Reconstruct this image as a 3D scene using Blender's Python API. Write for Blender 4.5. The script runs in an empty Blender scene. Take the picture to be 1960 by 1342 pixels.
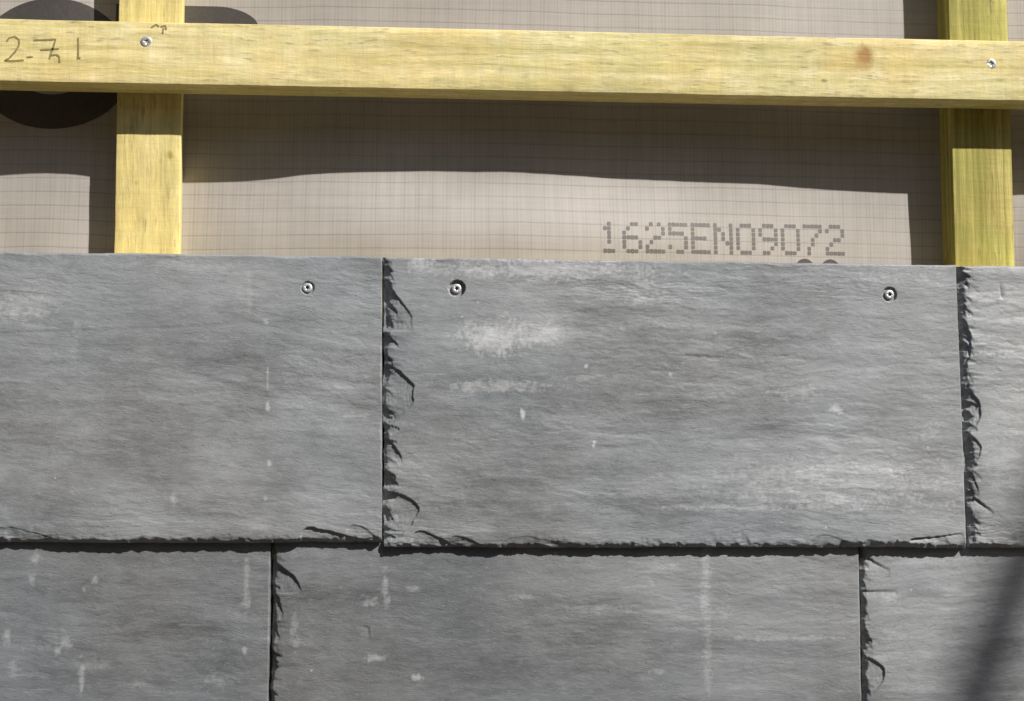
import bpy, bmesh, math, random
import numpy as np
from mathutils import Vector, Matrix, Euler

scene = bpy.context.scene
COL = scene.collection
ZC = 1.45                      # height of the middle of the view above the ground, metres
MM = 0.001

# ------------------------------------------------------------------ camera
cam_d = bpy.data.cameras.new('camera')
cam = bpy.data.objects.new('camera', cam_d); COL.objects.link(cam)
R_ = Vector((0.99840462, -0.05634689, 0.00363916))
U_ = Vector((-0.00877776, -0.09121907, 0.99579216))
F_ = Vector((0.05577783, 0.99423544, 0.09156814))
m3 = Matrix((R_, U_, -F_)).transposed()
cam.matrix_world = Matrix.Translation((-0.05287, -0.99838, ZC - 0.08679)) @ m3.to_4x4()
cam_d.sensor_fit = 'HORIZONTAL'; cam_d.sensor_width = 36.0
cam_d.lens = 36.0 * 2393.5 / 1960.0
cam_d.clip_start = 0.02; cam_d.clip_end = 2000.0
scene.camera = cam

# ------------------------------------------------------------------ sky, sun, exposure
SUN = Vector((1.18, -1.0, 1.33)).normalized()          # direction towards the sun
w = bpy.data.worlds.new('World'); scene.world = w; w.use_nodes = True
nt = w.node_tree
sk = nt.nodes.new('ShaderNodeTexSky'); sk.sky_type = 'NISHITA'; sk.sun_disc = False
sk.sun_elevation = math.asin(SUN.z); sk.sun_rotation = math.atan2(SUN.x, SUN.y)
nt.nodes['Background'].inputs['Strength'].default_value = 0.05
nt.links.new(sk.outputs['Color'], nt.nodes['Background'].inputs['Color'])
sd = bpy.data.lights.new('sun', 'SUN'); sd.energy = 5.0; sd.angle = math.radians(0.53); sd.color = (1.0, 0.965, 0.91)
so = bpy.data.objects.new('sun', sd); COL.objects.link(so)
so.rotation_euler = (-SUN).to_track_quat('-Z', 'Y').to_euler(); so.location = (3, -4, 6)
vs = scene.view_settings
vs.view_transform = 'Standard'; vs.look = 'None'; vs.gamma = 1.0; vs.use_curve_mapping = False
vs.exposure = 0.45

# ------------------------------------------------------------------ helpers
def h2(ix, iy, seed):
    a = (ix.astype(np.int64) * 374761393 + iy.astype(np.int64) * 668265263 + seed * 2147483647) & 0xFFFFFFFF
    a = ((a ^ (a >> 13)) * 1274126177) & 0xFFFFFFFF
    a = a ^ (a >> 16)
    return (a & 0xFFFF) / 32767.5 - 1.0

def vn(x, y, seed=0):
    x = np.asarray(x, float); y = np.asarray(y, float)
    x, y = np.broadcast_arrays(x, y)
    ix = np.floor(x); iy = np.floor(y); fx = x - ix; fy = y - iy
    fx = fx * fx * (3 - 2 * fx); fy = fy * fy * (3 - 2 * fy)
    a = h2(ix, iy, seed); b = h2(ix + 1, iy, seed); c = h2(ix, iy + 1, seed); d = h2(ix + 1, iy + 1, seed)
    return (a * (1 - fx) + b * fx) * (1 - fy) + (c * (1 - fx) + d * fx) * fy

def fbm(x, y, seed=0, octv=4, gain=0.5):
    s = 0.0; a = 1.0; t = 0.0
    for i in range(octv):
        s = s + a * vn(np.asarray(x) * 2 ** i + 17.3 * i, np.asarray(y) * 2 ** i - 9.1 * i, seed + 31 * i); t += a; a *= gain
    return s / t

def jag(v, seed):                       # angular, broken-stone noise along a line
    return np.abs(vn(v, v * 0 + 0.5, seed)) + 0.5 * np.abs(vn(v * 2.7, v * 0 + 3.5, seed + 5)) + 0.25 * np.abs(vn(v * 6.1, v * 0 + 7.5, seed + 9))

def smooth(e0, e1, x):
    t = np.clip((x - e0) / (e1 - e0), 0, 1); return t * t * (3 - 2 * t)

def link(o, parent=None):
    COL.objects.link(o)
    if parent is not None: o.parent = parent
    return o

def tag(o, label=None, cat=None, group=None, kind=None):
    if label: o['label'] = label
    if cat: o['category'] = cat
    if group: o['group'] = group
    if kind: o['kind'] = kind
    return o

def mesh_np(name, verts, faces, mat, smooth_sh=True):
    me = bpy.data.meshes.new(name)
    me.from_pydata(verts, [], faces)
    if mat: me.materials.append(mat)
    if smooth_sh: me.polygons.foreach_set('use_smooth', [True] * len(me.polygons))
    me.update()
    return me

# node helpers
class NT:
    def __init__(s, name):
        s.m = bpy.data.materials.new(name); s.m.use_nodes = True; s.t = s.m.node_tree
        s.b = s.t.nodes['Principled BSDF']; s.tc = s.t.nodes.new('ShaderNodeTexCoord').outputs['Object']
    def n(s, ty, **k):
        x = s.t.nodes.new(ty)
        for a, v in k.items(): setattr(x, a, v)
        return x
    def put(s, sock, v):
        if hasattr(v, 'links'): s.t.links.new(v, sock)
        else: sock.default_value = v
    def map(s, v, sc=(1, 1, 1), loc=(0, 0, 0), rot=(0, 0, 0)):
        x = s.n('ShaderNodeMapping'); s.put(x.inputs[0], v)
        x.inputs['Location'].default_value = loc; x.inputs['Rotation'].default_value = rot; x.inputs['Scale'].default_value = sc
        return x.outputs[0]
    def noise(s, v, scale=1.0, detail=4.0, rough=0.55, dist=0.0, col=False):
        x = s.n('ShaderNodeTexNoise'); s.put(x.inputs['Vector'], v)
        x.inputs['Scale'].default_value = scale; x.inputs['Detail'].default_value = detail
        x.inputs['Roughness'].default_value = rough; x.inputs['Distortion'].default_value = dist
        return x.outputs['Color' if col else 'Fac']
    def math(s, op, a, b=0.0, c=None, clamp=False):
        x = s.n('ShaderNodeMath', operation=op); x.use_clamp = clamp
        s.put(x.inputs[0], a); s.put(x.inputs[1], b)
        if c is not None: s.put(x.inputs[2], c)
        return x.outputs[0]
    def vadd(s, a, b):
        x = s.n('ShaderNodeVectorMath', operation='ADD'); s.put(x.inputs[0], a); s.put(x.inputs[1], b); return x.outputs[0]
    def vscale(s, a, f):
        x = s.n('ShaderNodeVectorMath', operation='SCALE'); s.put(x.inputs[0], a); s.put(x.inputs['Scale'], f); return x.outputs[0]
    def rng(s, v, a, b, c=0.0, d=1.0):
        x = s.n('ShaderNodeMapRange'); s.put(x.inputs[0], v)
        for i, q in enumerate((a, b, c, d)): x.inputs[i + 1].default_value = q
        return x.outputs[0]
    def mix(s, f, a, b, mode='MIX'):
        x = s.n('ShaderNodeMix', data_type='RGBA', blend_type=mode)
        s.put(x.inputs[0], f)
        s.put(x.inputs[6], a if hasattr(a, 'links') else (*a, 1)); s.put(x.inputs[7], b if hasattr(b, 'links') else (*b, 1))
        return x.outputs[2]
    def sep(s, v):
        x = s.n('ShaderNodeSeparateXYZ'); s.put(x.inputs[0], v); return x.outputs
    def comb(s, a, b, c):
        x = s.n('ShaderNodeCombineXYZ')
        for i, q in enumerate((a, b, c)): s.put(x.inputs[i], q)
        return x.outputs[0]
    def bump(s, h, strength, dist, normal=None):
        x = s.n('ShaderNodeBump'); x.inputs['Strength'].default_value = strength; x.inputs['Distance'].default_value = dist
        s.put(x.inputs['Height'], h)
        if normal is not None: s.put(x.inputs['Normal'], normal)
        return x.outputs[0]
    def out(s, col, rough=0.6, spec=0.5, normal=None, metal=0.0):
        s.put(s.b.inputs['Base Color'], col if hasattr(col, 'links') else (*col, 1))
        s.put(s.b.inputs['Roughness'], rough); s.put(s.b.inputs['Metallic'], metal)
        s.b.inputs['Specular IOR Level'].default_value = spec
        if normal is not None: s.put(s.b.inputs['Normal'], normal)
        return s.m

# ------------------------------------------------------------------ materials
def slate_mat(name, base, ang, off, contrast=1.0, stn=0.6, tint=(1.0, 1.0, 1.0), rough=0.54):
    N = NT(name)
    p = N.vadd(N.tc, off)
    wv = N.noise(p, 9.0, 2.0, 0.5, col=True)
    p2 = N.vadd(p, N.vscale(wv, 0.012))
    pr = N.map(p2, rot=(0, ang, 0))
    cloud = N.noise(N.map(p, (1, 1, 1.6)), 13.0, 5.0, 0.62)
    patch = N.noise(N.map(pr, (16, 1, 48)), 1.0, 5.0, 0.66)
    band = N.noise(N.map(pr, (5, 1, 55)), 1.0, 4.0, 0.6)
    fine = N.noise(N.map(pr, (22, 1, 330)), 1.0, 3.0, 0.65)
    clump = N.noise(N.map(pr, (85, 1, 170)), 1.0, 4.0, 0.72)
    grit = N.noise(p, 900.0, 2.0, 0.6)
    f = N.math('ADD', N.math('MULTIPLY', N.math('SUBTRACT', cloud, 0.5), 1.5),
               N.math('MULTIPLY', N.math('SUBTRACT', band, 0.5), 0.35))
    f = N.math('ADD', f, N.math('MULTIPLY', N.math('SUBTRACT', patch, 0.5), 0.95))
    f = N.math('ADD', f, N.math('MULTIPLY', N.math('SUBTRACT', fine, 0.5), 0.12))
    f = N.math('ADD', f, N.math('MULTIPLY', N.math('SUBTRACT', clump, 0.5), 0.70))
    f = N.math('ADD', f, N.math('MULTIPLY', N.math('SUBTRACT', grit, 0.5), 0.55))
    v = N.math('MULTIPLY_ADD', f, contrast * 0.95, 1.0)
    v = N.math('MAXIMUM', v, 0.45)
    hue = N.noise(p, 6.0, 2.0, 0.5)
    col = N.mix(N.rng(hue, 0.35, 0.65), tuple(base * t for t in (0.975, 1.0, 1.01)), tuple(base * t * q for t, q in zip((0.925, 1.0, 1.075), tint)))
    x = N.n('ShaderNodeVectorMath', operation='SCALE'); N.put(x.inputs[0], col); N.put(x.inputs['Scale'], v)
    col = x.outputs[0]
    # pale lime bloom and scuffs with a shape of their own
    at = N.n('ShaderNodeAttribute', attribute_name='stain').outputs['Fac']
    sn = N.noise(N.map(pr, (45, 1, 120)), 1.0, 5.0, 0.7)
    sn2 = N.noise(N.map(pr, (170, 1, 330)), 1.0, 3.0, 0.65)
    br = N.math('ADD', N.math('MULTIPLY', N.math('SUBTRACT', sn, 0.5), 1.5), N.math('MULTIPLY', N.math('SUBTRACT', sn2, 0.5), 1.1))
    st = N.math('MULTIPLY', N.rng(N.math('ADD', at, br), 0.15, 1.25), N.rng(at, 0.02, 0.35))
    st = N.math('MULTIPLY', st, stn)
    pale = N.n('ShaderNodeAttribute', attribute_name='pale').outputs['Fac']  # broad bloom, plus sheen painted into the right parts of the slates
    col = N.mix(N.math('MULTIPLY', pale, N.rng(band, 0.2, 0.75)), col, (0.42, 0.43, 0.44))
    col = N.mix(st, col, (0.52, 0.525, 0.53))
    # short pale scuffs lying roughly along the grain
    ps = N.map(p2, rot=(0, ang * 1.8 - 0.06, 0))
    sc1 = N.noise(N.map(ps, (30, 1, 260)), 1.0, 3.0, 0.7)
    sc2 = N.noise(p, 17.0, 3.0, 0.6)
    scf = N.math('MULTIPLY', N.rng(sc1, 0.58, 0.76), N.rng(sc2, 0.50, 0.70))
    col = N.mix(N.math('MULTIPLY', scf, 0.55), col, (0.46, 0.465, 0.47))
    dk1 = N.noise(N.map(pr, (20, 1, 260), (3.3, 0, 1.7)), 1.0, 3.0, 0.6)
    col = N.mix(N.math('MULTIPLY', N.rng(dk1, 0.62, 0.76), 0.5), col, (0.085, 0.087, 0.09))
    # tiny pale mineral specks
    vo = N.n('ShaderNodeTexVoronoi'); N.put(vo.inputs['Vector'], p); vo.inputs['Scale'].default_value = 62.0
    spk = N.math('MULTIPLY', N.rng(vo.outputs['Distance'], 0.075, 0.03), N.rng(N.noise(p, 23.0, 1.0), 0.56, 0.66))
    col = N.mix(N.math('MULTIPLY', spk, 0.5), col, (0.55, 0.55, 0.55))
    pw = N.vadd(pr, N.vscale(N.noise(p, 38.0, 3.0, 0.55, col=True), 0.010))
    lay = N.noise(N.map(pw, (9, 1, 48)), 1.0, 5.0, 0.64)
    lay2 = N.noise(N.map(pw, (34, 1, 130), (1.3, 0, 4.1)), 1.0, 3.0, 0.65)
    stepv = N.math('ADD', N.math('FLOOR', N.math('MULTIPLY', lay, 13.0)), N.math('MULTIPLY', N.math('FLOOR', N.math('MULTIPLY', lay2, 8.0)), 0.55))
    lit = N.rng(N.math('FRACT', N.math('MULTIPLY', lay, 13.0)), 0.90, 1.0)  # light catching the cleavage step edges, painted into the colour
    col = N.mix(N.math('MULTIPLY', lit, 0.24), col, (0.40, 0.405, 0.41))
    bm0 = N.bump(stepv, 0.75, 0.00028)
    bm = N.bump(N.math('ADD', N.math('MULTIPLY', fine, 0.12), N.math('ADD', N.math('MULTIPLY', clump, 1.1), N.math('MULTIPLY', patch, 1.0))), 0.36, 0.0005, bm0)
    rg = N.math('MULTIPLY_ADD', fine, 0.2, rough - 0.04)
    return N.out(col, rg, 0.95, bm)

def wood_mat(name, axis, ca, cb, cc, stripe, knots=(), sc=1.0, off=(0, 0, 0)):
    """axis 0: grain along X, axis 2: grain along Z"""
    N = NT(name)
    p = N.vadd(N.tc, off)
    wv = N.noise(p, 7.0, 2.0, 0.5, col=True)
    p2 = N.vadd(p, N.vscale(wv, 0.012))
    L, S = 7.0, 150.0
    ms = (L, S, S) if axis == 0 else (S, S, L * 0.4)
    grain = N.noise(N.map(p2, ms), 1.0, 4.0, 0.6)
    ms2 = (55.0, 380.0, 380.0) if axis == 0 else (420.0, 420.0, 38.0)
    dash = N.noise(N.map(p2, ms2), 1.0, 3.0, 0.6)
    ms3 = (2.2, 95.0, 95.0) if axis == 0 else ((75.0, 75.0, 0.8) if stripe < 0.5 else (150.0, 150.0, 0.7))
    ring = N.noise(N.map(p2, ms3), 1.0, 3.0, 0.55)
    blot = N.noise(p, 16.0, 4.0, 0.6)
    blot2 = N.noise(p, 38.0, 3.0, 0.6)
    col = N.mix(N.rng(blot, 0.38, 0.62), ca, cb)
    col = N.mix(N.rng(blot2, 0.50, 0.72, 0.0, 0.75), col, cc)
    dk = N.math('MULTIPLY', N.rng(ring, 0.40, 0.64), stripe)
    col = N.mix(dk, col, tuple(a * b for a, b in zip(ca, (0.66, 0.70, 0.42) if stripe < 0.5 else (0.50, 0.60, 0.36))))
    gm = N.math('MULTIPLY_ADD', N.math('SUBTRACT', grain, 0.5), 0.55, 1.0)
    dm = N.math('SUBTRACT', 1.0, N.math('MULTIPLY', N.math('MULTIPLY', N.rng(dash, 0.57, 0.70), N.rng(blot2, 0.40, 0.54)), 0.42))
    gs = (0.9, 42.0, 42.0) if axis == 0 else (60.0, 60.0, 0.30)
    p3 = N.vadd(p, N.vscale(N.noise(p, 12.0, 3.0, 0.6, col=True), 0.006 if axis == 0 else 0.0025))
    gn = N.math('FRACT', N.math('MULTIPLY', N.noise(N.map(p3, gs), 1.0, 2.0, 0.5), 8.0))
    late = N.math('MULTIPLY', N.rng(gn, 0.55, 0.95), N.rng(gn, 1.0, 0.96))
    col = N.mix(N.math('MULTIPLY', late, min(0.75, 0.22 + 0.55 * stripe)), col, tuple(a * b for a, b in zip(ca, (0.60, 0.64, 0.38) if stripe < 0.5 else (0.42, 0.52, 0.28))))
    saw = N.noise(N.map(p, (330, 60, 40) if axis == 0 else (40, 60, 330), rot=(0, 0.12, 0)), 1.0, 2.0, 0.6)
    gm = N.math('MULTIPLY', gm, N.math('MULTIPLY_ADD', N.math('SUBTRACT', saw, 0.5), 0.22, 1.0))
    mot = N.noise(N.map(p2, (60, 140, 140) if axis == 0 else (140, 140, 45 * (1 - stripe) + 4), rot=(0, 0.18, 0)), 1.0, 4.0, 0.65)
    gm = N.math('MULTIPLY', gm, N.math('MULTIPLY_ADD', N.math('SUBTRACT', mot, 0.5), 0.55, 1.0))
    x = N.n('ShaderNodeVectorMath', operation='SCALE'); N.put(x.inputs[0], col); N.put(x.inputs['Scale'], N.math('MULTIPLY', gm, dm)); col = x.outputs[0]
    xyz = N.sep(N.tc)
    for (kx, kz, rx, rz, kc, st) in knots:
        dx = N.math('DIVIDE', N.math('SUBTRACT', xyz[0], kx * MM), rx * MM)
        dz = N.math('DIVIDE', N.math('SUBTRACT', xyz[2], kz * MM), rz * MM)
        r = N.math('SQRT', N.math('ADD', N.math('MULTIPLY', dx, dx), N.math('MULTIPLY', dz, dz)))
        r = N.math('ADD', r, N.math('MULTIPLY', N.math('SUBTRACT', N.noise(p, 260.0, 3.0), 0.5), 0.9))
        col = N.mix(N.math('MULTIPLY', N.rng(r, 1.15, 0.45), st), col, kc)
    pore = N.noise(p, 700.0, 2.0, 0.6)
    bm = N.bump(N.math('ADD', N.math('MULTIPLY', grain, 0.6), N.math('ADD', dash, N.math('ADD', N.math('MULTIPLY', pore, 0.3), N.math('MULTIPLY', saw, 0.5)))), 0.6, 0.0006)
    return N.out(col, 0.72, 0.3, bm)

def membrane_mat():
    N = NT('membrane_weave')
    xyz = N.sep(N.tc)
    wob = N.math('MULTIPLY', N.math('SUBTRACT', N.noise(N.tc, 9.0, 2.0), 0.5), 0.004)
    def lines(c, pitch, width, seed):
        q = N.math('DIVIDE', N.math('ADD', c, wob), pitch * MM)
        fr = N.math('FRACT', N.math('ADD', q, 100.0))
        d = N.math('ABSOLUTE', N.math('SUBTRACT', fr, 0.5))
        ln = N.rng(d, width, 0.0)
        jit = N.noise(N.map(N.tc, (9, 9, 9), (seed, 0, 0)), 1.0, 3.0, 0.6)
        return N.math('MULTIPLY', ln, N.rng(jit, 0.12, 0.52))
    hz = lines(xyz[2], 11.1, 0.085, 3.0)
    vt = lines(xyz[0], 5.6, 0.14, 9.0)
    vt2 = lines(xyz[0], 11.2, 0.085, 21.0)
    thr = N.noise(N.map(N.tc, (420, 1, 18)), 1.0, 3.0, 0.6)
    thr2 = N.noise(N.map(N.tc, (18, 1, 420)), 1.0, 3.0, 0.6)
    cl = N.noise(N.tc, 9.0, 3.0, 0.6)
    col = N.mix(N.rng(cl, 0.35, 0.65), (0.330, 0.303, 0.277), (0.390, 0.360, 0.333))
    dk = N.math('ADD', N.math('MULTIPLY', hz, 0.21), N.math('ADD', N.math('MULTIPLY', vt, 0.08), N.math('MULTIPLY', vt2, 0.14)))
    tv = N.math('ADD', N.math('MULTIPLY', N.math('SUBTRACT', thr, 0.5), 0.26), N.math('MULTIPLY', N.math('SUBTRACT', thr2, 0.5), 0.20))
    f = N.math('ADD', N.math('SUBTRACT', 1.0, dk), tv)
    x = N.n('ShaderNodeVectorMath', operation='SCALE'); N.put(x.inputs[0], col); N.put(x.inputs['Scale'], f)
    h = N.math('ADD', N.math('MULTIPLY', hz, -1.0), N.math('ADD', N.math('MULTIPLY', vt, -0.4), N.math('MULTIPLY', thr, 0.4)))
    return N.out(x.outputs[0], 0.62, 0.3, N.bump(h, 0.25, 0.0003))

def plain_mat(name, c, rough=0.6, metal=0.0, nscale=60.0, var=0.15, spec=0.5, bd=0.0003):
    N = NT(name)
    a = N.noise(N.tc, nscale, 4.0, 0.6)
    col = N.mix(a, tuple(q * (1 - var) for q in c), tuple(q * (1 + var) for q in c))
    return N.out(col, rough, spec, N.bump(a, 0.3, bd), metal)

M_ink = plain_mat('grey_ink', (0.125, 0.112, 0.102), 0.6, nscale=300.0, var=0.25)
M_logo = plain_mat('dark_print', (0.058, 0.051, 0.048), 0.55, nscale=420.0, var=0.45)
M_pencil = plain_mat('pencil', (0.26, 0.205, 0.075), 0.6, nscale=800.0, var=0.4)
M_zinc = plain_mat('zinc_plate', (0.50, 0.50, 0.49), 0.42, 0.55, nscale=900.0, var=0.12)
M_socket = plain_mat('painted_recess_shade', (0.035, 0.035, 0.037), 0.6, 0.3, nscale=900.0, var=0.2)  # shade inside the zinc head's recess, painted as a dark colour
M_rope = plain_mat('rope_fibre', (0.45, 0.36, 0.22), 0.85, nscale=300.0, var=0.25)
M_brick = plain_mat('blocker_brick', (0.24, 0.215, 0.20), 0.9, nscale=18.0, var=0.3, bd=0.004)
M_tile = plain_mat('blocker_roof_tile', (0.09, 0.085, 0.085), 0.8, nscale=14.0, var=0.3, bd=0.004)
M_board = plain_mat('sheathing_board', (0.40, 0.30, 0.18), 0.8, nscale=25.0, var=0.3)
M_ground = plain_mat('dark_tarmac', (0.065, 0.06, 0.055), 0.95, nscale=3.0, var=0.35, bd=0.02)
M_membrane = membrane_mat()

Y_A = (0.71, 0.570, 0.262); Y_B = (0.665, 0.590, 0.300); Y_C = (0.80, 0.705, 0.435)
M_woodH = wood_mat('treated_pine_rail', 0, Y_A, Y_B, Y_C, 0.34,
    knots=((271.0, 236.0 - 227.0, 8.5, 10.5, (0.33, 0.17, 0.055), 0.95), (258.0, 231 - 227.0, 20.0, 13.0, (0.62, 0.40, 0.13), 0.35),
           (-140.0, 228 - 227.0, 45.0, 10.0, (0.58, 0.45, 0.16), 0.30), (238.0, 216 - 227.0, 3.0, 1.6, (0.20, 0.15, 0.07), 0.7),
           (-20.0, 214 - 227., 12.0, 3.0, (0.58, 0.44, 0.16), 0.35)))
M_woodL = wood_mat('treated_pine_upright', 2, (0.67, 0.54, 0.215), (0.64, 0.54, 0.23), (0.71, 0.59, 0.28), 0.1,
    knots=((-266 + 282.5, 153.5 - 100, 2.8, 4.0, (0.36, 0.26, 0.06), 0.8), (-291.5 + 282.5, 131.5 - 100, 2.0, 2.5, (0.45, 0.33, 0.09), 0.6),
           (-290 + 282.5, 103 - 100, 1.6, 14.0, (0.52, 0.40, 0.12), 0.5)), off=(1.7, 0, 0.4))
M_woodR = wood_mat('green_treated_pine_upright', 2, (0.56, 0.41, 0.145), (0.45, 0.42, 0.115), (0.56, 0.48, 0.17), 0.95, off=(4.1, 0, 2.2))
M_woodHid = wood_mat('treated_pine_hidden', 0, Y_A, Y_B, Y_C, 0.2, off=(8.0, 0, 0.3))

# ------------------------------------------------------------------ ground and wall of the building
bm = bmesh.new(); bmesh.ops.create_circle(bm, cap_ends=True, segments=64, radius=900.0)
me = bpy.data.meshes.new('ground'); bm.to_mesh(me); bm.free(); me.materials.append(M_ground)
tag(link(bpy.data.objects.new('ground', me)), kind='structure')

bm = bmesh.new(); bmesh.ops.create_cube(bm, size=1.0)
bmesh.ops.scale(bm, vec=(14.0, 0.2, 12.2), verts=bm.verts); bmesh.ops.translate(bm, vec=(0, 0.1 + 0.004, 6.1), verts=bm.verts)
me = bpy.data.meshes.new('wall'); bm.to_mesh(me); bm.free(); me.materials.append(M_board)
tag(link(bpy.data.objects.new('wall', me)), kind='structure')

# unseen building-like block, added to keep low sky light off the wall
def box_obj(name, x0, x1, y0, y1, z0, z1, mat, parent=None):
    v_ = [(x, y, z) for x in (x0, x1) for y in (y0, y1) for z in (z0, z1)]
    f_ = [(0, 1, 3, 2), (4, 6, 7, 5), (0, 4, 5, 1), (2, 3, 7, 6), (0, 2, 6, 4), (1, 5, 7, 3)]
    return link(bpy.data.objects.new(name, mesh_np(name, v_, f_, mat, False)), parent)
sky_blocker = link(bpy.data.objects.new('added_sky_blocker', None)); sky_blocker.location = (0, -5.3, 0)
tag(sky_blocker, 'low brick-like block added out of view to keep low sky light off the slates', 'sky_blocker')
box_obj('wall', -11.0, 11.0, -7.0, 0.0, 0.0, 4.0, M_brick, sky_blocker)
rv = [(-11.2, 0.2, 4.0), (11.2, 0.2, 4.0), (11.2, -7.2, 4.0), (-11.2, -7.2, 4.0), (-11.2, -3.5, 5.6), (11.2, -3.5, 5.6)]
link(bpy.data.objects.new('roof', mesh_np('roof', rv, [(0, 1, 5, 4), (2, 3, 4, 5), (0, 4, 3), (1, 2, 5), (0, 3, 2, 1)], M_tile, False)), sky_blocker)

# ------------------------------------------------------------------ breather membrane (mm: x right, z up, w out of the wall)
PX = np.array([-1300, -1000, -640, -560, -480, -430, -405, -380, -352, -338, -310, -255, -235, -207, -157, -74, 11, 97, 200, 270, 327, 358, 410, 470, 560, 700, 1000, 1300], float)
PW = np.array([0.6, 3.0, 1.0, 3.0, 5.0, 3.2, 2.4, 5.2, 6.0, 4.3, 0.7, 0.5, 1.0, 2.2, 7.2, 8.4, 8.0, 6.0, 5.6, 2.0, 0.5, 0.4, 0.5, 3.0, 5.0, 4.0, 3.0, 0.6], float)
def mem_w(x, z):
    x = np.asarray(x, float); z = np.asarray(z, float)
    i = np.interp(x, PX, PW)
    for k in (-14, -7, 7, 14): i = i + np.interp(x + k, PX, PW)
    i = i / 5.0
    lo = np.interp(x, [-1300, -560, -480, -430, -300, -258, -200, -100, 0, 120, 300, 350, 420, 560, 1300], [1, 1, 6, 4, .6, .8, 11, 21, 23, 18, 4, 1, .6, 4, 1])
    i = i + (np.maximum(lo, i) - i) * smooth(150.0, 85.0, z)
    return np.clip(i * (1.0 + 0.22 * vn(x * 0 + z / 130.0, x / 260.0, 4)) + 0.35 * vn(x / 40.0, z / 60.0, 8) * smooth(0.5, 3.0, i), 0.3, None)

xs = np.concatenate([np.arange(-1300, -460, 30), np.arange(-460, 480, 4), np.arange(480, 1301, 20)]).astype(float)
zs = np.concatenate([np.arange(-1000, 40, 40), np.arange(40, 330, 4), np.arange(330, 1001, 30)]).astype(float)
X, Z = np.meshgrid(xs, zs); W = mem_w(X, Z)
nx, nz = len(xs), len(zs)
front = np.stack([X, -W, Z], -1).reshape(-1, 3)
idx = np.arange(nx * nz).reshape(nz, nx)
q = np.stack([idx[:-1, :-1], idx[:-1, 1:], idx[1:, 1:], idx[1:, :-1]], -1).reshape(-1, 4)
me = mesh_np('membrane', (front * MM).tolist(), q.tolist(), M_membrane)
membrane = link(bpy.data.objects.new('membrane', me)); membrane.location = (0, 0, ZC)
tag(membrane, 'grey-brown woven breather membrane with dark print stretched behind the timber battens', 'membrane')

def draped(name, polys, mat, lift=0.12):
    """flat print: list of polygons (mm) laid on the membrane"""
    vs_, fs = [], []
    for pts in polys:
        pts = np.array(pts, float); b = len(vs_)
        ww = mem_w(pts[:, 0], pts[:, 1]) + lift
        vs_ += [(x * MM, -w_ * MM, z * MM) for (x, z), w_ in zip(pts, ww)]
        fs.append(tuple(range(b, b + len(pts))))
    me = mesh_np(name, vs_, fs, mat, False)
    return link(bpy.data.objects.new(name, me), membrane)

FONT = {'0': '01110 10001 10001 10001 10001 10001 01110', '1': '00100 01100 00100 00100 00100 00100 01110',
        '2': '01110 10001 00001 00110 01000 10000 11111', '5': '11111 10000 11110 00001 00001 10001 01110',
        '6': '00110 01000 10000 11110 10001 10001 01110', '7': '11111 00001 00010 00100 00100 01000 01000',
        '9': '01110 10001 10001 01111 00001 00010 01100', 'E': '11111 10000 10000 11110 10000 10000 11111',
        'N': '10001 11001 10101 10101 10011 10001 10001'}
def dot(cx, cz, rx, rz, k=8):
    q = lambda t: math.copysign(abs(t) ** 0.4, t)
    return [(cx + rx * q(math.cos((a + 0.5) * 2 * math.pi / k)), cz + rz * q(math.sin((a + 0.5) * 2 * math.pi / k))) for a in range(k)]
rnd = random.Random(5)
polys = []
for i, ch in enumerate('1625EN09072'):
    x0 = 73.0 + i * 18.75; z0 = 106.3 + i * 0.26
    for r, row in enumerate(FONT[ch].split()):
        for c, bit in enumerate(row):
            if bit == '1' and rnd.random() < 0.97:
                polys.append(dot(x0 + c * 3.25 + rnd.uniform(-.04, .04), z0 - r * 3.75 + rnd.uniform(-.04, .04), rnd.uniform(1.5, 1.585), rnd.uniform(1.55, 1.83)))
tag(draped('printed_code', polys, M_ink), 'dot printed code 1625EN09072 on the membrane')
polys = []
for cx in (241.0, 262.5):                         # tops of the characters of the line below, mostly behind the slate
    for k in range(14):
        a0, a1 = math.pi * (k / 14.0 - 0.0), math.pi * ((k + 1) / 14.0)
        polys.append([(cx + rx * math.cos(a), 69.6 + rz * math.sin(a)) for a, rx, rz in ((a0, 9.5, 12.0), (a1, 9.5, 12.0), (a1, 5.0, 7.0), (a0, 5.0, 7.0))])
tag(draped('printed_code', polys, M_logo), 'tops of bolder printed characters just above the slate edge')

# large dark printed letters: a ring on the left, a rounded arch to its right
polys = []
cx, cz, RX, RZ, rx, rz = -366.0, 232.0, 62.0, 53.5, 33.0, 25.5
for k in range(72):
    a0, a1 = 2 * math.pi * k / 72, 2 * math.pi * (k + 1) / 72
    for t in range(5):
        f0, f1 = t / 5.0, (t + 1) / 5.0
        g = lambda a, f: (cx + (rx + (RX - rx) * f) * math.cos(a), cz + (rz + (RZ - rz) * f) * math.sin(a))
        polys.append([g(a0, f0), g(a0, f1), g(a1, f1), g(a1, f0)])
draped('printed_letter', polys, M_logo)
polys = []
def arch_top(x):
    return 283.5 if x < -240 else 283.5 - 19.0 * (1 - math.sqrt(max(0.0, 1 - ((x + 240) / 37.0) ** 2)))
for k in range(40):
    x0, x1 = -318.0 + k * 2.87, -318.0 + (k + 1) * 2.87
    polys.append([(x0, 254.0), (x1, 254.0), (x1, arch_top(x1)), (x0, arch_top(x0))])
polys.append([(-237.0, 226.0), (-203.2, 226.0), (-203.2, 254.0), (-237.0, 254.0)])
draped('printed_letter', polys, M_logo)

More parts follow.
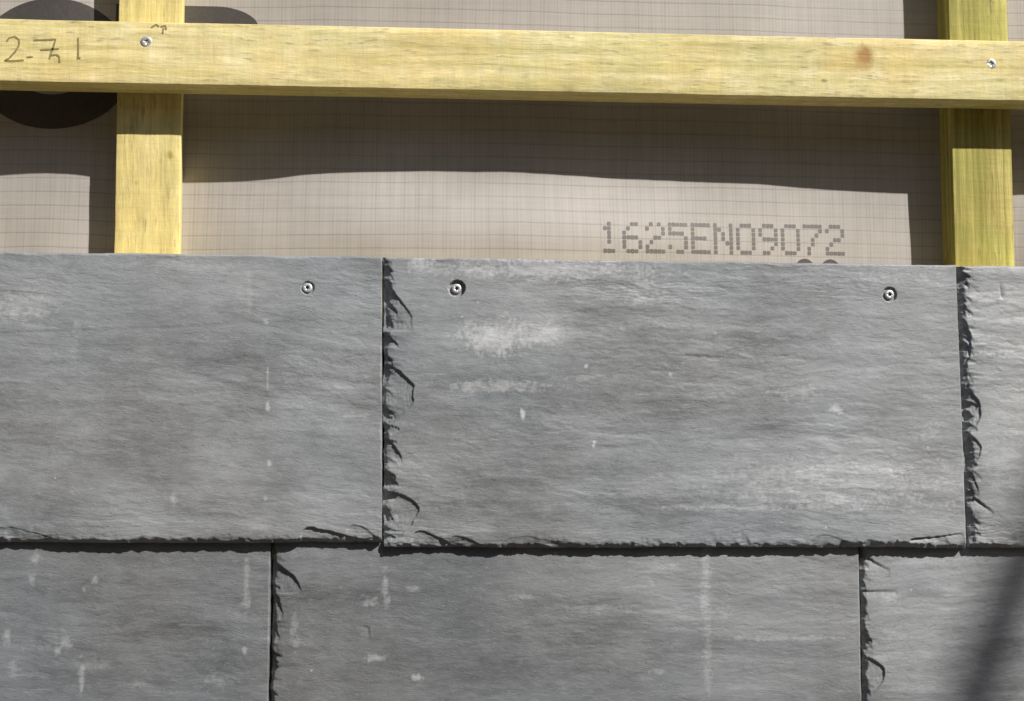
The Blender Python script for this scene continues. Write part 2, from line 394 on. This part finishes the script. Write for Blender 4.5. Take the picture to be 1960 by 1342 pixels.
# ------------------------------------------------------------------ battens
def batten_mesh(name, mat, length, width, depth, axis, seed, inset=0.0):
    """bar with softened, slightly ragged arrises. local: length along axis (X or Z), width across, depth towards -Y (front at -depth)"""
    n = int(length / 3.0); prof = []
    r = 0.7
    def corner(cx, cy, a0):
        for k in range(4):
            a = a0 + math.pi / 2 * k / 3; prof.append((cx + r * math.cos(a), cy + r * math.sin(a)))
    hw = width / 2.0
    corner(hw - r, depth - r, 0); corner(-hw + r, depth - r, math.pi / 2); corner(-hw + r, r, math.pi); corner(hw - r, r, 1.5 * math.pi)
    # extra points on the front face
    pr = []
    for i, p in enumerate(prof):
        pr.append(p)
        nxt = prof[(i + 1) % len(prof)]
        if i == 3:
            for t in (0.15, 0.35, 0.6, 0.85): pr.append((p[0] + (nxt[0] - p[0]) * t, p[1]))
    pr = np.array(pr); m = len(pr)
    s = np.linspace(-length / 2, length / 2, n)
    S = np.repeat(s[:, None], m, 1); A = np.repeat(pr[None, :, 0], n, 0); D = np.repeat(pr[None, :, 1], n, 0)
    rag = np.clip(vn(S / 5.0, A * 3, seed) - 0.55, 0, 1) * 0.6 + 0.25 * vn(S / 30.0, A * 2, seed + 3)
    edge = (np.abs(np.abs(A) - hw) < r + 0.05)
    A = np.where(edge, A - np.sign(A) * np.clip(rag, 0, 1), A)
    A = A + 0.8 * vn(S / 180.0, S * 0 + 2.2, seed + 7)
    D = D - np.where(D > depth * 0.6, np.abs(0.25 * vn(S / 25.0, A / 8.0, seed + 11)), 0)
    A = np.where((D < depth * 0.5) & (A > 0), A - inset, A)
    V = np.stack([S, -D, A], -1) if axis == 0 else np.stack([A, -D, S], -1)
    V = V.reshape(-1, 3) * MM
    ii = np.arange(n * m).reshape(n, m)
    F = []
    for j in range(m):
        k = (j + 1) % m
        qq = np.stack([ii[:-1, j], ii[:-1, k], ii[1:, k], ii[1:, j]], -1)
        F += qq.tolist() if axis == 0 else qq[:, ::-1].tolist()
    F.append(ii[0].tolist()); F.append(ii[-1][::-1].tolist())
    me = mesh_np(name, V.tolist(), F, mat, True)
    bm = bmesh.new(); bm.from_mesh(me); bmesh.ops.recalc_face_normals(bm, faces=bm.faces); bm.to_mesh(me); bm.free()
    return me

def batten(name, mat, cx, cz, w_back, length, width, depth, axis, seed, tilt=0.0, inset=0.0):
    o = link(bpy.data.objects.new(name, batten_mesh(name, mat, length, width, depth, axis, seed, inset)))
    o.location = (cx * MM, -w_back * MM, ZC + cz * MM); o.rotation_euler = (0, tilt, 0)
    return o

vL = batten('vertical_batten', M_woodL, -282.5, 100.0, 0.2, 1500, 50.0, 25.0, 2, 11, tilt=math.radians(-0.75), inset=3.5)
tag(vL, 'pale yellow upright timber batten beside the pencilled figures', 'batten', 'upright battens')
vR = batten('vertical_batten', M_woodR, 383.2, 100.0, 0.2, 1500, 49.5, 25.0, 2, 23, tilt=math.radians(0.12))
tag(vR, 'green-striped upright timber batten right of the printed code', 'batten', 'upright battens')
hB = batten('horizontal_batten', M_woodH, 8.0, 227.6, 25.4, 1900, 48.8, 25.0, 0, 37, tilt=0.0)
tag(hB, 'yellow horizontal timber batten with pencil marks, an orange knot and two screws', 'batten')
for cz, lb in ((44.0, 'yellow horizontal batten carrying the upper course of slates from behind'), (-132.0, 'yellow horizontal batten carrying the lower course of slates from behind')):
    o = batten('horizontal_batten', M_woodHid, 8.0, cz, 25.4, 1900, 48.0, 23.6, 0, int(50 + cz))
    tag(o, lb, 'batten', 'battens behind the slates')

# ------------------------------------------------------------------ screws
def screw_mesh(R, star):
    prof = [(0.0, None)]
    seg = 36
    bm = bmesh.new()
    rings = []
    def ring(fr, y):
        return [bm.verts.new((fr(k) * math.cos(2 * math.pi * k / seg) * MM, y * MM, fr(k) * math.sin(2 * math.pi * k / seg) * MM)) for k in range(seg)]
    st = lambda k: star * (0.86 + 0.20 * math.cos(6 * 2 * math.pi * k / seg))
    sp = [(lambda k: 1.9, 22.0), (lambda k: 2.0, 5.0), (lambda k: R * 0.93, 1.2), (lambda k: R, 0.55), (lambda k: R * 0.985, 0.15), (lambda k: R * 0.9, -0.08), (lambda k: R * 0.7, -0.22),
          (lambda k: st(k) * 1.07, -0.28), (st, -0.15), (st, 3.2)]
    for f, y in sp: rings.append(ring(f, y))
    for a, b in zip(rings[:-1], rings[1:]):
        for k in range(seg):
            f = bm.faces.new((a[k], a[(k + 1) % seg], b[(k + 1) % seg], b[k])); f.smooth = True
            if b is rings[-1]: f.material_index = 1
    f = bm.faces.new(rings[-1]); f.material_index = 1
    bm.faces.new(rings[0])
    bmesh.ops.recalc_face_normals(bm, faces=bm.faces)
    me = bpy.data.meshes.new('screw'); bm.to_mesh(me); bm.free()
    me.materials.append(M_zinc); me.materials.append(M_socket)
    return me
S_BIG = screw_mesh(4.4, 1.6); S_SML = screw_mesh(3.7, 1.5)
def screw(parent, me, loc, rot=(0, 0, 0)):
    o = link(bpy.data.objects.new('screw', me), parent); o.location = loc; o.rotation_euler = rot
    return o
screw(hB, S_BIG, ((-281.4 - 8.0) * MM, -25.1 * MM, (235.7 - 227.6) * MM), (0.10, 0.4, 0.12))
screw(hB, S_BIG, ((381.4 - 8.0) * MM, -25.0 * MM, (233.1 - 227.6) * MM), (0.06, 0.2, -0.08))

# ------------------------------------------------------------------ pencil writing on the rail
def ribbon(paths, wdt, seed):
    rr = random.Random(seed); vs_, fs = [], []
    for pth in paths:
        P = [Vector((a, b)) for a, b in pth]; dense = []
        for a, b in zip(P[:-1], P[1:]):
            n = max(2, int((b - a).length / 0.7))
            for k in range(n): dense.append(a.lerp(b, k / n))
        dense.append(P[-1]); b0 = len(vs_)
        for i, p in enumerate(dense):
            d = (dense[min(i + 1, len(dense) - 1)] - dense[max(i - 1, 0)]).normalized(); nrm = Vector((-d.y, d.x))
            ww = wdt * rr.uniform(0.65, 1.15) / 2
            for sg in (-1, 1):
                c = p + nrm * ww * sg; vs_.append((c.x * MM, 0, c.y * MM))
            if i: fs.append((b0 + 2 * i - 2, b0 + 2 * i - 1, b0 + 2 * i + 1, b0 + 2 * i))
    return vs_, fs
strokes = [
    [(-386.5, 233.5), (-384.5, 236.6), (-380.5, 237.6), (-377.2, 235.4), (-377.0, 231.0), (-379.5, 226.0), (-384.0, 220.6), (-387.3, 218.6), (-381.0, 218.5), (-373.0, 219.3)],
    [(-371.0, 221.7), (-366.2, 222.1)],
    [(-366.3, 235.2), (-358.0, 235.6), (-349.8, 236.3), (-351.3, 230.0), (-353.0, 225.0), (-353.9, 220.6)],
    [(-361.0, 227.6), (-354.0, 228.2), (-347.0, 228.9)],
    [(-352.8, 223.6), (-348.6, 224.3), (-346.6, 222.6), (-346.2, 218.0)],
    [(-333.0, 237.8), (-332.6, 230.0), (-332.4, 222.0)], [(-333.4, 221.6), (-330.6, 221.9)],
    [(-278.0, 247.2), (-274.5, 249.8), (-272.2, 248.0)], [(-271.0, 247.8), (-267.6, 249.0), (-266.6, 245.6)], [(-268.9, 246.8), (-269.3, 242.4)]]
for grp in (strokes[0:1], strokes[1:2], strokes[2:5], strokes[5:7], strokes[7:]):
    vs_, fs = ribbon([[(x - 8.0, z - 227.6) for x, z in st] for st in grp], 1.45, 3)
    o = link(bpy.data.objects.new('pencil_mark', mesh_np('pencil_mark', vs_, fs, M_pencil, False)), hB); o.location = (0, -25.12 * MM, 0)

# ------------------------------------------------------------------ slates
TILT = 6.0 / 217.0; TILT_A = 8.2 / 217.0
T = 7.0
class Slate:
    pass
def lines_1d(L, fine, lo, hi):                     # fine = list of (a, b, step); default step elsewhere
    out = [0.0]; x = 0.0
    while x < L - 1e-6:
        st = 0.85 if lo <= x <= hi else 4.0
        for a, b, s in fine:
            if a - 1e-6 <= x < b: st = min(st, s)
        x = min(L, x + st); out.append(x)
    return np.array(out)

def make_slate(parent, mat, x0, ztop, wid, hgt, wtop_front, seed, slant=(0.0, 0.0), scars=(), bscars=(), stains=(), screws=(), gouges=(), ang=0.0, left_w=3.2, bot_w=3.4, hidden_top=0.0, lean=(0.0, 0.0), pales=(), tilt=None, rel=1.25):
    """x0 left edge at top, ztop top edge (view mm). slant = x shift of left and right edges at the bottom."""
    zb = ztop - hgt
    fu = [(0, 34, 0.5) if x0 > -400 else (0, 1, 1), (wid - 3, wid, 0.6)]; fv = [(0, 20, 0.5) if zb > -280 else (0, 1, 1), (hgt - 4, hgt, 0.6)]
    for sx, sz, *_ in screws:
        fu.append((sx - x0 - 8, sx - x0 + 8, 0.5)); fv.append((sz - zb - 8, sz - zb + 8, 0.5))
    u = lines_1d(wid, fu, -412 - x0, 425 - x0); v = lines_1d(hgt, fv, -285 - zb, 80 - zb)
    U, V = np.meshgrid(u, v)
    tv = 1 - V / hgt
    # riven face
    ca, sa = math.cos(ang), math.sin(ang)
    a_ = U * ca - V * sa; b_ = U * sa + V * ca
    b_ = b_ + 3.0 * vn(U / 110.0, V / 60.0, seed + 2)
    b_ = b_ + 2.2 * fbm(U / 22.0, V / 16.0, seed + 41, 3)
    n1 = fbm(a_ / 130.0, b_ / 22.0, seed, 6, 0.55)
    n2 = fbm(a_ / 50.0, b_ / 12.0, seed + 40, 5, 0.6)
    terr = np.floor(n1 * 7.0) / 7.0; fr = n1 * 7.0 - np.floor(n1 * 7.0)
    terr = terr + smooth(0.88, 1.0, fr) / 7.0
    fr2 = n2 * 5.0 - np.floor(n2 * 5.0)
    terr = terr + 0.35 * (np.floor(n2 * 5.0) + smooth(0.80, 1.0, fr2)) / 5.0
    rmod = 0.35 + 0.75 * smooth(-0.45, 0.5, fbm(U / 120.0, V / 60.0, seed + 45, 3))
    h = T + 1.12 * rel * rmod * (terr - 0.1) + 0.05 * fbm(a_ / 30.0, b_ / 5.0, seed + 50, 3) + 0.10 * fbm(a_ / 14.0, b_ / 9.0, seed + 55, 3) + 0.5 * vn(U / 140.0, V / 120.0, seed + 60)
    # dressed edges
    jl = jag(V / 9.0, seed + 70)
    e = left_w * (0.35 + 1.15 * jl)
    e = e * 1.35
    fac = h2(np.floor(V / 5.0 + 1.2 * vn(V / 13.0, V * 0, seed + 84)), np.zeros_like(V), seed + 85)
    bev = T - (3.3 + 1.7 * fac) * np.clip(1 - U / e, 0, 1) + 0.5 * vn(U / 1.5, V / 3.0, seed + 80)
    h = np.where(U < e, np.minimum(h, bev), h)
    fz = left_w * (1.0 + 4.2 * np.clip(jag(V / 11.0, seed + 71) - 0.12, 0, 1)) * (0.55 + 0.45 * smooth(-0.2, 0.2, vn(V / 5.0, V * 0 + 4, seed + 73)))
    h = h - np.clip(1 - U / np.maximum(fz, 0.5), 0, 1) * (0.7 + 1.1 * np.abs(vn(V / 7.0, V * 0 + 9, seed + 72))) * (1 + 0.3 * vn(U / 1.5, V / 4.0, seed + 74))
    fz = bot_w * (1.0 + 3.0 * np.clip(jag(U / 13.0, seed + 76) - 0.15, 0, 1)) * (0.5 + 0.5 * smooth(-0.35, 0.35, vn(U / 9.0, U * 0 + 4, seed + 77)))
    h = h - np.clip(1 - V / np.maximum(fz, 0.5), 0, 1) * (0.6 + 1.2 * np.abs(vn(U / 9.0, U * 0 + 9, seed + 78))) * (1 + 0.3 * vn(U / 4.0, V / 1.5, seed + 79))
    jb = jag(U / 6.0, seed + 90) * (0.7 + 0.6 * vn(U / 45.0, U * 0, seed + 91))
    eb = bot_w * (0.5 + 0.85 * jb)
    eb = eb * 1.25
    fac = h2(np.floor(U / 7.0 + 1.2 * vn(U / 15.0, U * 0, seed + 97)), np.zeros_like(U), seed + 98)
    bev = T - (3.6 + 1.6 * fac) * np.clip(1 - V / eb, 0, 1) + 0.4 * vn(U / 2.6, V / 1.3, seed + 95)
    h = np.where(V < eb, np.minimum(h, bev), h)
    # softer, smaller chipping on the sawn right and top edges
    er = 0.45 + 2.2 * np.clip(jag(V / 14.0, seed + 99) - 0.6, 0, 1)
    h = np.where(wid - U < er, np.minimum(h, T - 0.45 * (1 - (wid - U) / er)), h)
    et = 1.2 + 3.0 * np.clip(jag(U / 16.0, seed + 101) - 0.5, 0, 1)
    h = np.where(hgt - V < et, np.minimum(h, T + 0.2 - 1.8 * (1 - (hgt - V) / et)), h)
    rs = np.random.RandomState(seed)
    # random flake scars along left edge: [start height v from bottom, length, reach, depth]
    allsc = list(scars)
    for k in range(int(hgt / 7)):
        vt = rs.uniform(4, hgt); allsc.append((vt + zb, rs.uniform(4, 13), rs.uniform(3.5, 11.0) * left_w / 4.0, rs.uniform(0.35, 1.3), rs.uniform(0.6, 1.6), rs.rand() < 0.6))
    for i, (zt, L, E, d, pw, op) in enumerate(allsc):
        tau = ((zt - zb) - V) / L
        ins = (tau > 0) & (tau < 1); tc_ = np.clip(tau, 0, 1)
        bound = E * np.sin(np.pi * np.clip(tc_ ** pw if not op else tc_ * 0.5, 0, 1)) * (1 + 0.06 * vn(V / 4.0, V * 0, seed + 200 + i)) + 0.08 * vn(V / 0.9, V * 0, seed + 300 + i)
        dep = d * ((1 - tc_ ** 2.2) if op else (1 - 0.55 * tc_))
        fl = h - dep - 0.085 * np.clip(bound - U, 0, 12) - 0.2 * np.abs(vn(U / 2.2, V / 3.5, seed + 400 + i))
        m_ = ins * smooth(bound + 0.35, bound - 0.35, U); h = h + (np.minimum(h, fl) - h) * m_
    allb = list(bscars)
    for k in range(int(wid / 30)):
        ut = rs.uniform(0, wid); allb.append((ut + x0, rs.uniform(4, 20), rs.uniform(3.0, 5.5), rs.uniform(0.25, 0.6), rs.uniform(0.35, 0.7)))
    for i, (xt, L, E, d, pw) in enumerate(allb):
        tau = (U - (xt - x0)) / L
        ins = (tau > 0) & (tau < 1); tc_ = np.clip(tau, 0, 1)
        bound = E * np.sin(np.pi * tc_ ** pw) * (1 + 0.06 * vn(U / 4.0, U * 0, seed + 500 + i)) + 0.08 * vn(U / 0.9, U * 0, seed + 600 + i)
        fl = h - d - 0.085 * np.clip(bound - V, 0, 12) - 0.2 * np.abs(vn(U / 3.5, V / 2.2, seed + 700 + i))
        m_ = ins * smooth(bound + 0.35, bound - 0.35, V); h = h + (np.minimum(h, fl) - h) * m_
    # straight nicks: polyline grooves (view mm), half width, depth
    for pts, hw, d in gouges:
        best = np.full(U.shape, 1e9); sgn = np.zeros(U.shape); tt = np.zeros(U.shape); ns = len(pts) - 1
        for q_, ((ax, az), (bx_, bz)) in enumerate(zip(pts[:-1], pts[1:])):
            ax -= x0; bx_ -= x0; az -= zb; bz -= zb
            dx, dz = bx_ - ax, bz - az; L2 = dx * dx + dz * dz
            t = np.clip(((U - ax) * dx + (V - az) * dz) / L2, 0, 1)
            dist = np.hypot(U - ax - t * dx, V - az - t * dz)
            sd_ = (dz * (U - ax) - dx * (V - az)) / math.sqrt(L2)
            cl_ = dist < best
            best = np.where(cl_, dist, best); sgn = np.where(cl_, sd_, sgn); tt = np.where(cl_, (q_ + t) / ns, tt)
        sg_ = sgn + 0.35 * vn(U / 2.0, V / 2.0, seed + 850)
        taper = np.clip(1.15 - tt, 0, 1) ** 0.7
        h = h - d * taper * smooth(-0.25, 0.3, sg_) * np.clip(1 - sg_ / (hw * 8.0), 0, 1) ** 1.5 * smooth(np.abs(sgn) + 0.9, np.abs(sgn) + 0.2, best)
    # countersunk screw holes
    for sx, sz, rad, dep in screws:
        r = np.hypot(U - (sx - x0), V - (sz - zb)); r = r + 0.25 * vn(U / 2.0, V / 2.0, seed + 900)
        h = np.where(r < rad, np.minimum(h, T - dep), h)
    h = np.maximum(h, 0.35)
    # outline
    UU = U + (1 - smooth(0, 25, U)) * (0.9 * vn(V / 17.0, V * 0, seed + 110) + 0.5 * vn(V / 3.1, V * 0, seed + 111)) \
           + smooth(wid - 12, wid, U) * (0.25 * vn(V / 40.0, V * 0, seed + 112) + 0.1 * vn(V / 4.0, V * 0, seed + 113))
    VV = V + (1 - smooth(0, 15, V)) * (0.5 * vn(U / 30.0, U * 0, seed + 120) + 0.14 * vn(U / 3.3, U * 0, seed + 121)) \
           + smooth(hgt - 8, hgt, V) * (0.55 * vn(U / 38.0, U * 0, seed + 122) + 0.2 * vn(U / 5.0, U * 0, seed + 123))
    UU = UU + tv * (slant[0] * (1 - U / wid) + slant[1] * (U / wid))
    VV = VV + lean[0] * (U / wid) * V / hgt + lean[1] * (U / wid) * (1 - V / hgt)
    n_u, n_v = len(u), len(v)
    top = np.stack([UU, -h, VV], -1).reshape(-1, 3)
    I = np.arange(n_u * n_v).reshape(n_v, n_u)
    quads = np.stack([I[:-1, :-1], I[:-1, 1:], I[1:, 1:], I[1:, :-1]], -1).reshape(-1, 4)
    ring = np.concatenate([I[0, :], I[1:, -1], I[-1, -2::-1], I[-2:0:-1, 0]])
    back = top[ring].copy(); back[:, 1] = 0.0
    nb = len(top); bi = np.arange(nb, nb + len(ring)); rn = np.roll(ring, -1); bn = np.roll(bi, -1)
    sides = np.stack([ring, bi, bn, rn], -1)
    verts = np.concatenate([top, back]) * MM
    faces = np.concatenate([quads, sides])
    me = bpy.data.meshes.new('slate')
    me.vertices.add(len(verts)); me.vertices.foreach_set('co', verts.astype(np.float32).ravel())
    nl = faces.size; nring = len(bi)
    me.loops.add(nl + nring)
    me.loops.foreach_set('vertex_index', np.concatenate([faces.ravel(), bi[::-1]]).astype(np.int32))
    me.polygons.add(len(faces) + 1)
    me.polygons.foreach_set('loop_start', np.concatenate([np.arange(len(faces)) * 4, [nl]]).astype(np.int32))
    me.update(calc_edges=True); me.validate()
    sm = np.zeros(len(me.polygons), bool); sm[:len(quads)] = True
    me.polygons.foreach_set('use_smooth', sm)
    # stains
    s = np.zeros(U.shape)
    for cx, cz, rx, rz, k in stains:
        d = np.sqrt(((U + x0 - cx) / rx) ** 2 + ((V + zb - cz) / rz) ** 2)
        s = np.maximum(s, k * np.clip(1.25 - d + 0.45 * fbm(U / 9.0, V / 6.0, seed + 800, 4) + 0.55 * fbm(U / 1.6, V / 2.2, seed + 810, 2), 0, 1))
    at = me.attributes.new('stain', 'FLOAT', 'POINT')
    at.data.foreach_set('value', np.concatenate([s.ravel(), np.zeros(len(ring))]).astype(np.float32))
    pa = np.zeros(U.shape)  # broad lightening mask: bloom and painted right-side sheen
    for cx, cz, rx, rz, k in pales:
        d = np.sqrt(((U + x0 - cx) / rx) ** 2 + ((V + zb - cz) / rz) ** 2)
        pa = pa + k * smooth(1.5, 0.3, d + 0.35 * fbm(U / 30.0, V / 18.0, seed + 820, 4))
    at = me.attributes.new('pale', 'FLOAT', 'POINT')
    at.data.foreach_set('value', np.concatenate([pa.ravel(), np.zeros(len(ring))]).astype(np.float32))
    me.materials.append(mat)
    o = link(bpy.data.objects.new('slate', me), parent)
    # local origin at the slate's bottom left; tilt so that the foot stands further out
    tl = TILT if tilt is None else tilt
    th = math.atan(tl)
    w_bot_front = wtop_front + tl * hgt
    o.location = (x0 * MM, -(w_bot_front - T) * MM, zb * MM)
    o.rotation_euler = (-th, 0, 0)
    for sx, sz, rad, dep in screws:
        screw(o, S_SML, ((sx - x0) * MM, -(T - dep + 1.35) * MM, (sz - zb) * MM), (rs.uniform(-.08, .08), rs.uniform(0, 1), rs.uniform(-.08, .08)))
    return o

clad = link(bpy.data.objects.new('slate_cladding', None)); clad.location = (0, 0, ZC)
clad.empty_display_size = 0.1
tag(clad, 'two courses of grey riven slates with dark chipped edges screwed over the battens', 'cladding')

A_T = 57.0
sA1 = make_slate(clad, slate_mat('slate_grey_cross_grained', 0.192, -0.06, (0.3, 0, 0.7), 1.05, 0.55), -545.0, 70.6, 446.0, 214.6, A_T, 101, tilt=TILT_A, rel=1.0, slant=(0, 3.0), ang=0.06,
    bscars=[(-158.0, 54.0, 11.0, 1.7, 0.34), (-126.0, 28.0, 13.0, 0.6, 0.5), (-385.0, 60.0, 11.0, 0.35, 0.5)],
    stains=[(-366, 30, 26, 13, 0.75), (-183.5, -21, 1.1, 9, 1.0), (-182.9, -44.5, 1.8, 3.6, 1.6), (-181.1, -86.3, 2.0, 2.6, 1.2), (-183.8, -112, 2.2, 2.6, 1.3), (-185.3, 20.2, 2.6, 2.6, 1.0),
            (-250, 62, 60, 9, 0.35), (-325, 5, 4, 22, 0.4), (-198, 45, 3.0, 24, 0.45), (-250, -112, 2.5, 8, 0.8), (-120, -50, 14, 3, 0.5), (-130, -15, 10, 2.0, 0.5), (-190, -132, 40, 6, 0.3)],
    screws=[(-154.7, 45.9, 4.9, 1.6)], left_w=3.0, pales=[(-120, -120, 40, 40, 0.22), (-330, 40, 110, 30, 0.18), (-180, 55, 90, 25, 0.15)],
    gouges=[([(-400, 9), (-330, 12), (-260, 15), (-190, 20), (-110, 22)], 2.5, 0.28)])
tag(sA1, 'slate with slanting grain and a row of pale specks')
sA2 = make_slate(clad, slate_mat('slate_grey_bloomed', 0.170, 0.0, (2.1, 0, 1.4), 1.15, 0.8), -98.2, 70.0, 443.5, 217.5, A_T, 202, tilt=TILT_A, rel=1.1, slant=(2.8, -1.2), ang=0.02,
    scars=[(-11.0, 52.0, 23.5, 1.5, 0.80, False), (-66.0, 19.0, 15.0, 1.9, 1.0, True), (-106.0, 44.0, 26.0, 1.4, 0.62, False), (52.0, 38.0, 23.0, 1.1, 1.0, True), (40.0, 16.0, 10.5, 1.9, 1.0, True),
           (12.0, 11.0, 11.0, 2.2, 1.0, True), (-3.0, 9.0, 7.0, 1.6, 1.0, True), (28.0, 14.0, 8.0, 1.8, 1.0, True)],
    gouges=[([(303.0, -141.0), (318.0, -139.5), (341.0, -136.8)], 0.9, 2.2), ([(132, -2.5), (158, -4), (186, -5)], 1.2, 0.45)],
    bscars=[(-78.0, 34.0, 12.0, 1.0, 0.5), (-50.0, 30.0, 8.0, 0.6, 0.45), (-10.0, 60.0, 8.0, 0.35, 0.5), (225.0, 40.0, 9.0, 0.4, 0.5)],
    stains=[(-8, 10, 34, 15, 0.95), (24, 12, 14, 12, 0.75), (-10, -27, 45, 6, 0.6), (30, 62, 95, 9, 0.75), (-65, 62, 16, 8, 0.7), (100, 45, 30, 12, 0.45), (215, -30, 30, 10, 0.45), (247, -43, 5, 4, 1.2), (250, -100, 110, 22, 0.55),
            (180, -118, 70, 3, 0.6), (55.3, -12.1, 2, 2, 1.4), (7, -48, 2, 4, 1.3), (61, -70, 1.8, 3, 1.3), (120, -18, 2, 2, 1.0), (320, -60, 26, 10, 0.35), (60, -20, 40, 4, 0.4), (300, 60, 60, 8, 0.35)],
    screws=[(-42.3, 46.8, 6.4, 3.0), (292.2, 45.8, 5.6, 1.9)], left_w=4.2,
    pales=[(0, 40, 110, 34, 0.35), (-5, 5, 60, 30, 0.25), (300, -60, 90, 110, 0.34), (240, -95, 130, 28, 0.35), (310, 50, 70, 30, 0.2)])
tag(sA2, 'slate with two screws and a cloudy pale bloom')
sA3 = make_slate(clad, slate_mat('slate_light_banded', 0.225, -0.02, (5.2, 0, 3.1), 1.2), 347.2, 69.4, 444.0, 217.0, A_T, 303, tilt=TILT_A, rel=1.3, slant=(-0.4, 0.2), ang=0.0,
    scars=[(66.0, 14.0, 8.0, 2.0, 1.0, True), (30.0, 50.0, 8.0, 1.8, 0.8, False), (-25.0, 40.0, 13.0, 1.7, 0.9, False), (-60.0, 30.0, 12.0, 1.2, 0.9, False), (-84.0, 26.0, 9.0, 1.2, 1.0, True)],
    gouges=[([(353.5, -110.5), (366.0, -120.5)], 1.2, 1.7), ([(380.1, 45.0), (379.6, 54.0)], 0.5, 1.2)],
    stains=[(400, 40, 60, 3, 0.7), (400, 0, 60, 4, 0.6), (390, -80, 40, 30, 0.4)], left_w=4.4, pales=[(390, -20, 60, 110, 0.35)])
tag(sA3, 'light banded slate with a ragged dark edge')
B_T = 57.0 - 40.0 * TILT
sB1 = make_slate(clad, slate_mat('slate_dark_smooth', 0.137, 0.03, (7.7, 0, 0.2), 1.0, 0.38), -622.0, -108.0, 443.5, 217.0, B_T, 404, rel=0.7, slant=(0, 2.0), ang=0.03,
    stains=[(-195.6, -172, 2.4, 26, 0.8), (-196, -188, 4, 6, 1.0), (-347.3, -155, 5, 5, 1.2), (-350, -172, 3, 6, 0.8), (-305, -172, 3, 3, 1.3), (-312, -178, 3, 3, 1.0), (-335, -215, 20, 10, 0.4),
            (-366, -212, 4, 6, 1.1), (-324, -216, 5, 4, 1.4), (-330, -222, 3, 3, 1.4), (-312, -240, 2.0, 16, 1.2), (-305, -230, 16, 7, 0.45), (-270, -246, 12, 3, 0.5), (-218, -245, 14, 8, 0.4), (-196, -222, 1.6, 4, 1.1), (-360, -235, 4, 6, 0.7)],
    left_w=3.0)
sB2 = make_slate(clad, slate_mat('slate_mid_grey_striped', 0.128, -0.03, (9.3, 0, 5.5), 1.15, 0.5), -177.2, -107.6, 441.0, 217.0, B_T, 505, rel=0.85, slant=(2.0, -2.0), ang=-0.03,
    scars=[(-157.0, 24.0, 22.0, 2.1, 1.0, True), (-180.0, 20.0, 8.0, 1.4, 1.0, True), (-196.0, 20.0, 6.0, 1.6, 1.0, True)],
    gouges=[([(-106.0, -206.5), (-104.5, -214.0)], 1.0, 0.8)],
    stains=[(146.5, -170, 5.0, 45, 0.7), (147.3, -225, 4.2, 55, 0.6), (146, -186, 5, 12, 0.9), (-94, -174, 3, 14, 0.9), (-106, -187, 8, 4, 0.9), (-92, -187, 3, 6, 0.9), (-72, -178, 7, 3, 0.7), (-98, -228, 10, 3, 1.0),
            (-70, -242, 5, 2.5, 1.2), (10, -184, 16, 2.6, 0.6), (70, -194, 40, 4, 0.5), (110, -160, 30, 10, 0.35), (-160, -205, 4, 24, 0.5), (200, -215, 60, 2.5, 0.7), (110, -238, 7, 3, 0.6), (160, -196, 8, 6, 0.6)],
    left_w=2.8, pales=[(200, -190, 120, 90, 0.5), (80, -165, 60, 20, 0.2)])
tag(sB2, 'slate with a pale vertical streak')
sB3 = make_slate(clad, slate_mat('slate_pale_wavy', 0.205, 0.12, (12.4, 0, 8.8), 1.0), 265.6, -107.6, 444.0, 217.0, B_T, 606, rel=1.0, slant=(-1.0, 0.0), ang=-0.10,
    scars=[(-229.0, 34.0, 15.5, 1.5, 0.7, False)],
    gouges=[([(271.0, -155.5), (287.0, -164.5)], 1.3, 1.4), ([(267.5, -180.2), (291.0, -180.2)], 1.0, 1.2), ([(267.5, -216.0), (276.0, -216.2)], 0.9, 0.9)],
    stains=[(286, -186, 14, 5, 0.7), (310, -158, 40, 5, 0.4), (290, -212, 16, 10, 0.35), (340, -205, 50, 8, 0.3)], left_w=2.6, pales=[(310, -190, 70, 60, 0.35)])

# ------------------------------------------------------------------ taut hoist rope: its soft shadow crosses the lower right slates
P0 = Vector((0.366, -0.058, ZC - 0.216))
up = Vector((0.385, 0.0, 0.923))
Wp = P0 + up * 11.0
Tp = P0 + SUN * 4.7
d = (Tp - Wp).normalized()
foot = Wp + d * (Wp.z / -d.z)
head = Wp - d * 0.18
bm = bmesh.new(); seg = 18; n = 700
ax = (foot - head); e1 = ax.normalized().orthogonal().normalized(); e2 = ax.normalized().cross(e1)
prev = None
for i in range(n + 1):
    p = head + ax * (i / n); tw = i * 0.75
    ring = []
    for k in range(seg):
        a = 2 * math.pi * k / seg; rad = 0.0165 + 0.0018 * abs(math.cos(1.5 * (a + tw)))
        ring.append(bm.verts.new(p + e1 * rad * math.cos(a) + e2 * rad * math.sin(a)))
    if prev:
        for k in range(seg): bm.faces.new((prev[k], prev[(k + 1) % seg], ring[(k + 1) % seg], ring[k])).smooth = True
    else: bm.faces.new(ring)
    prev = ring
bm.faces.new(prev)
bmesh.ops.recalc_face_normals(bm, faces=bm.faces)
me = bpy.data.meshes.new('hoist_rope'); bm.to_mesh(me); bm.free(); me.materials.append(M_rope)
tag(link(bpy.data.objects.new('hoist_rope', me)), 'pale twisted rope stretched taut from the top of the wall to the ground', 'rope')
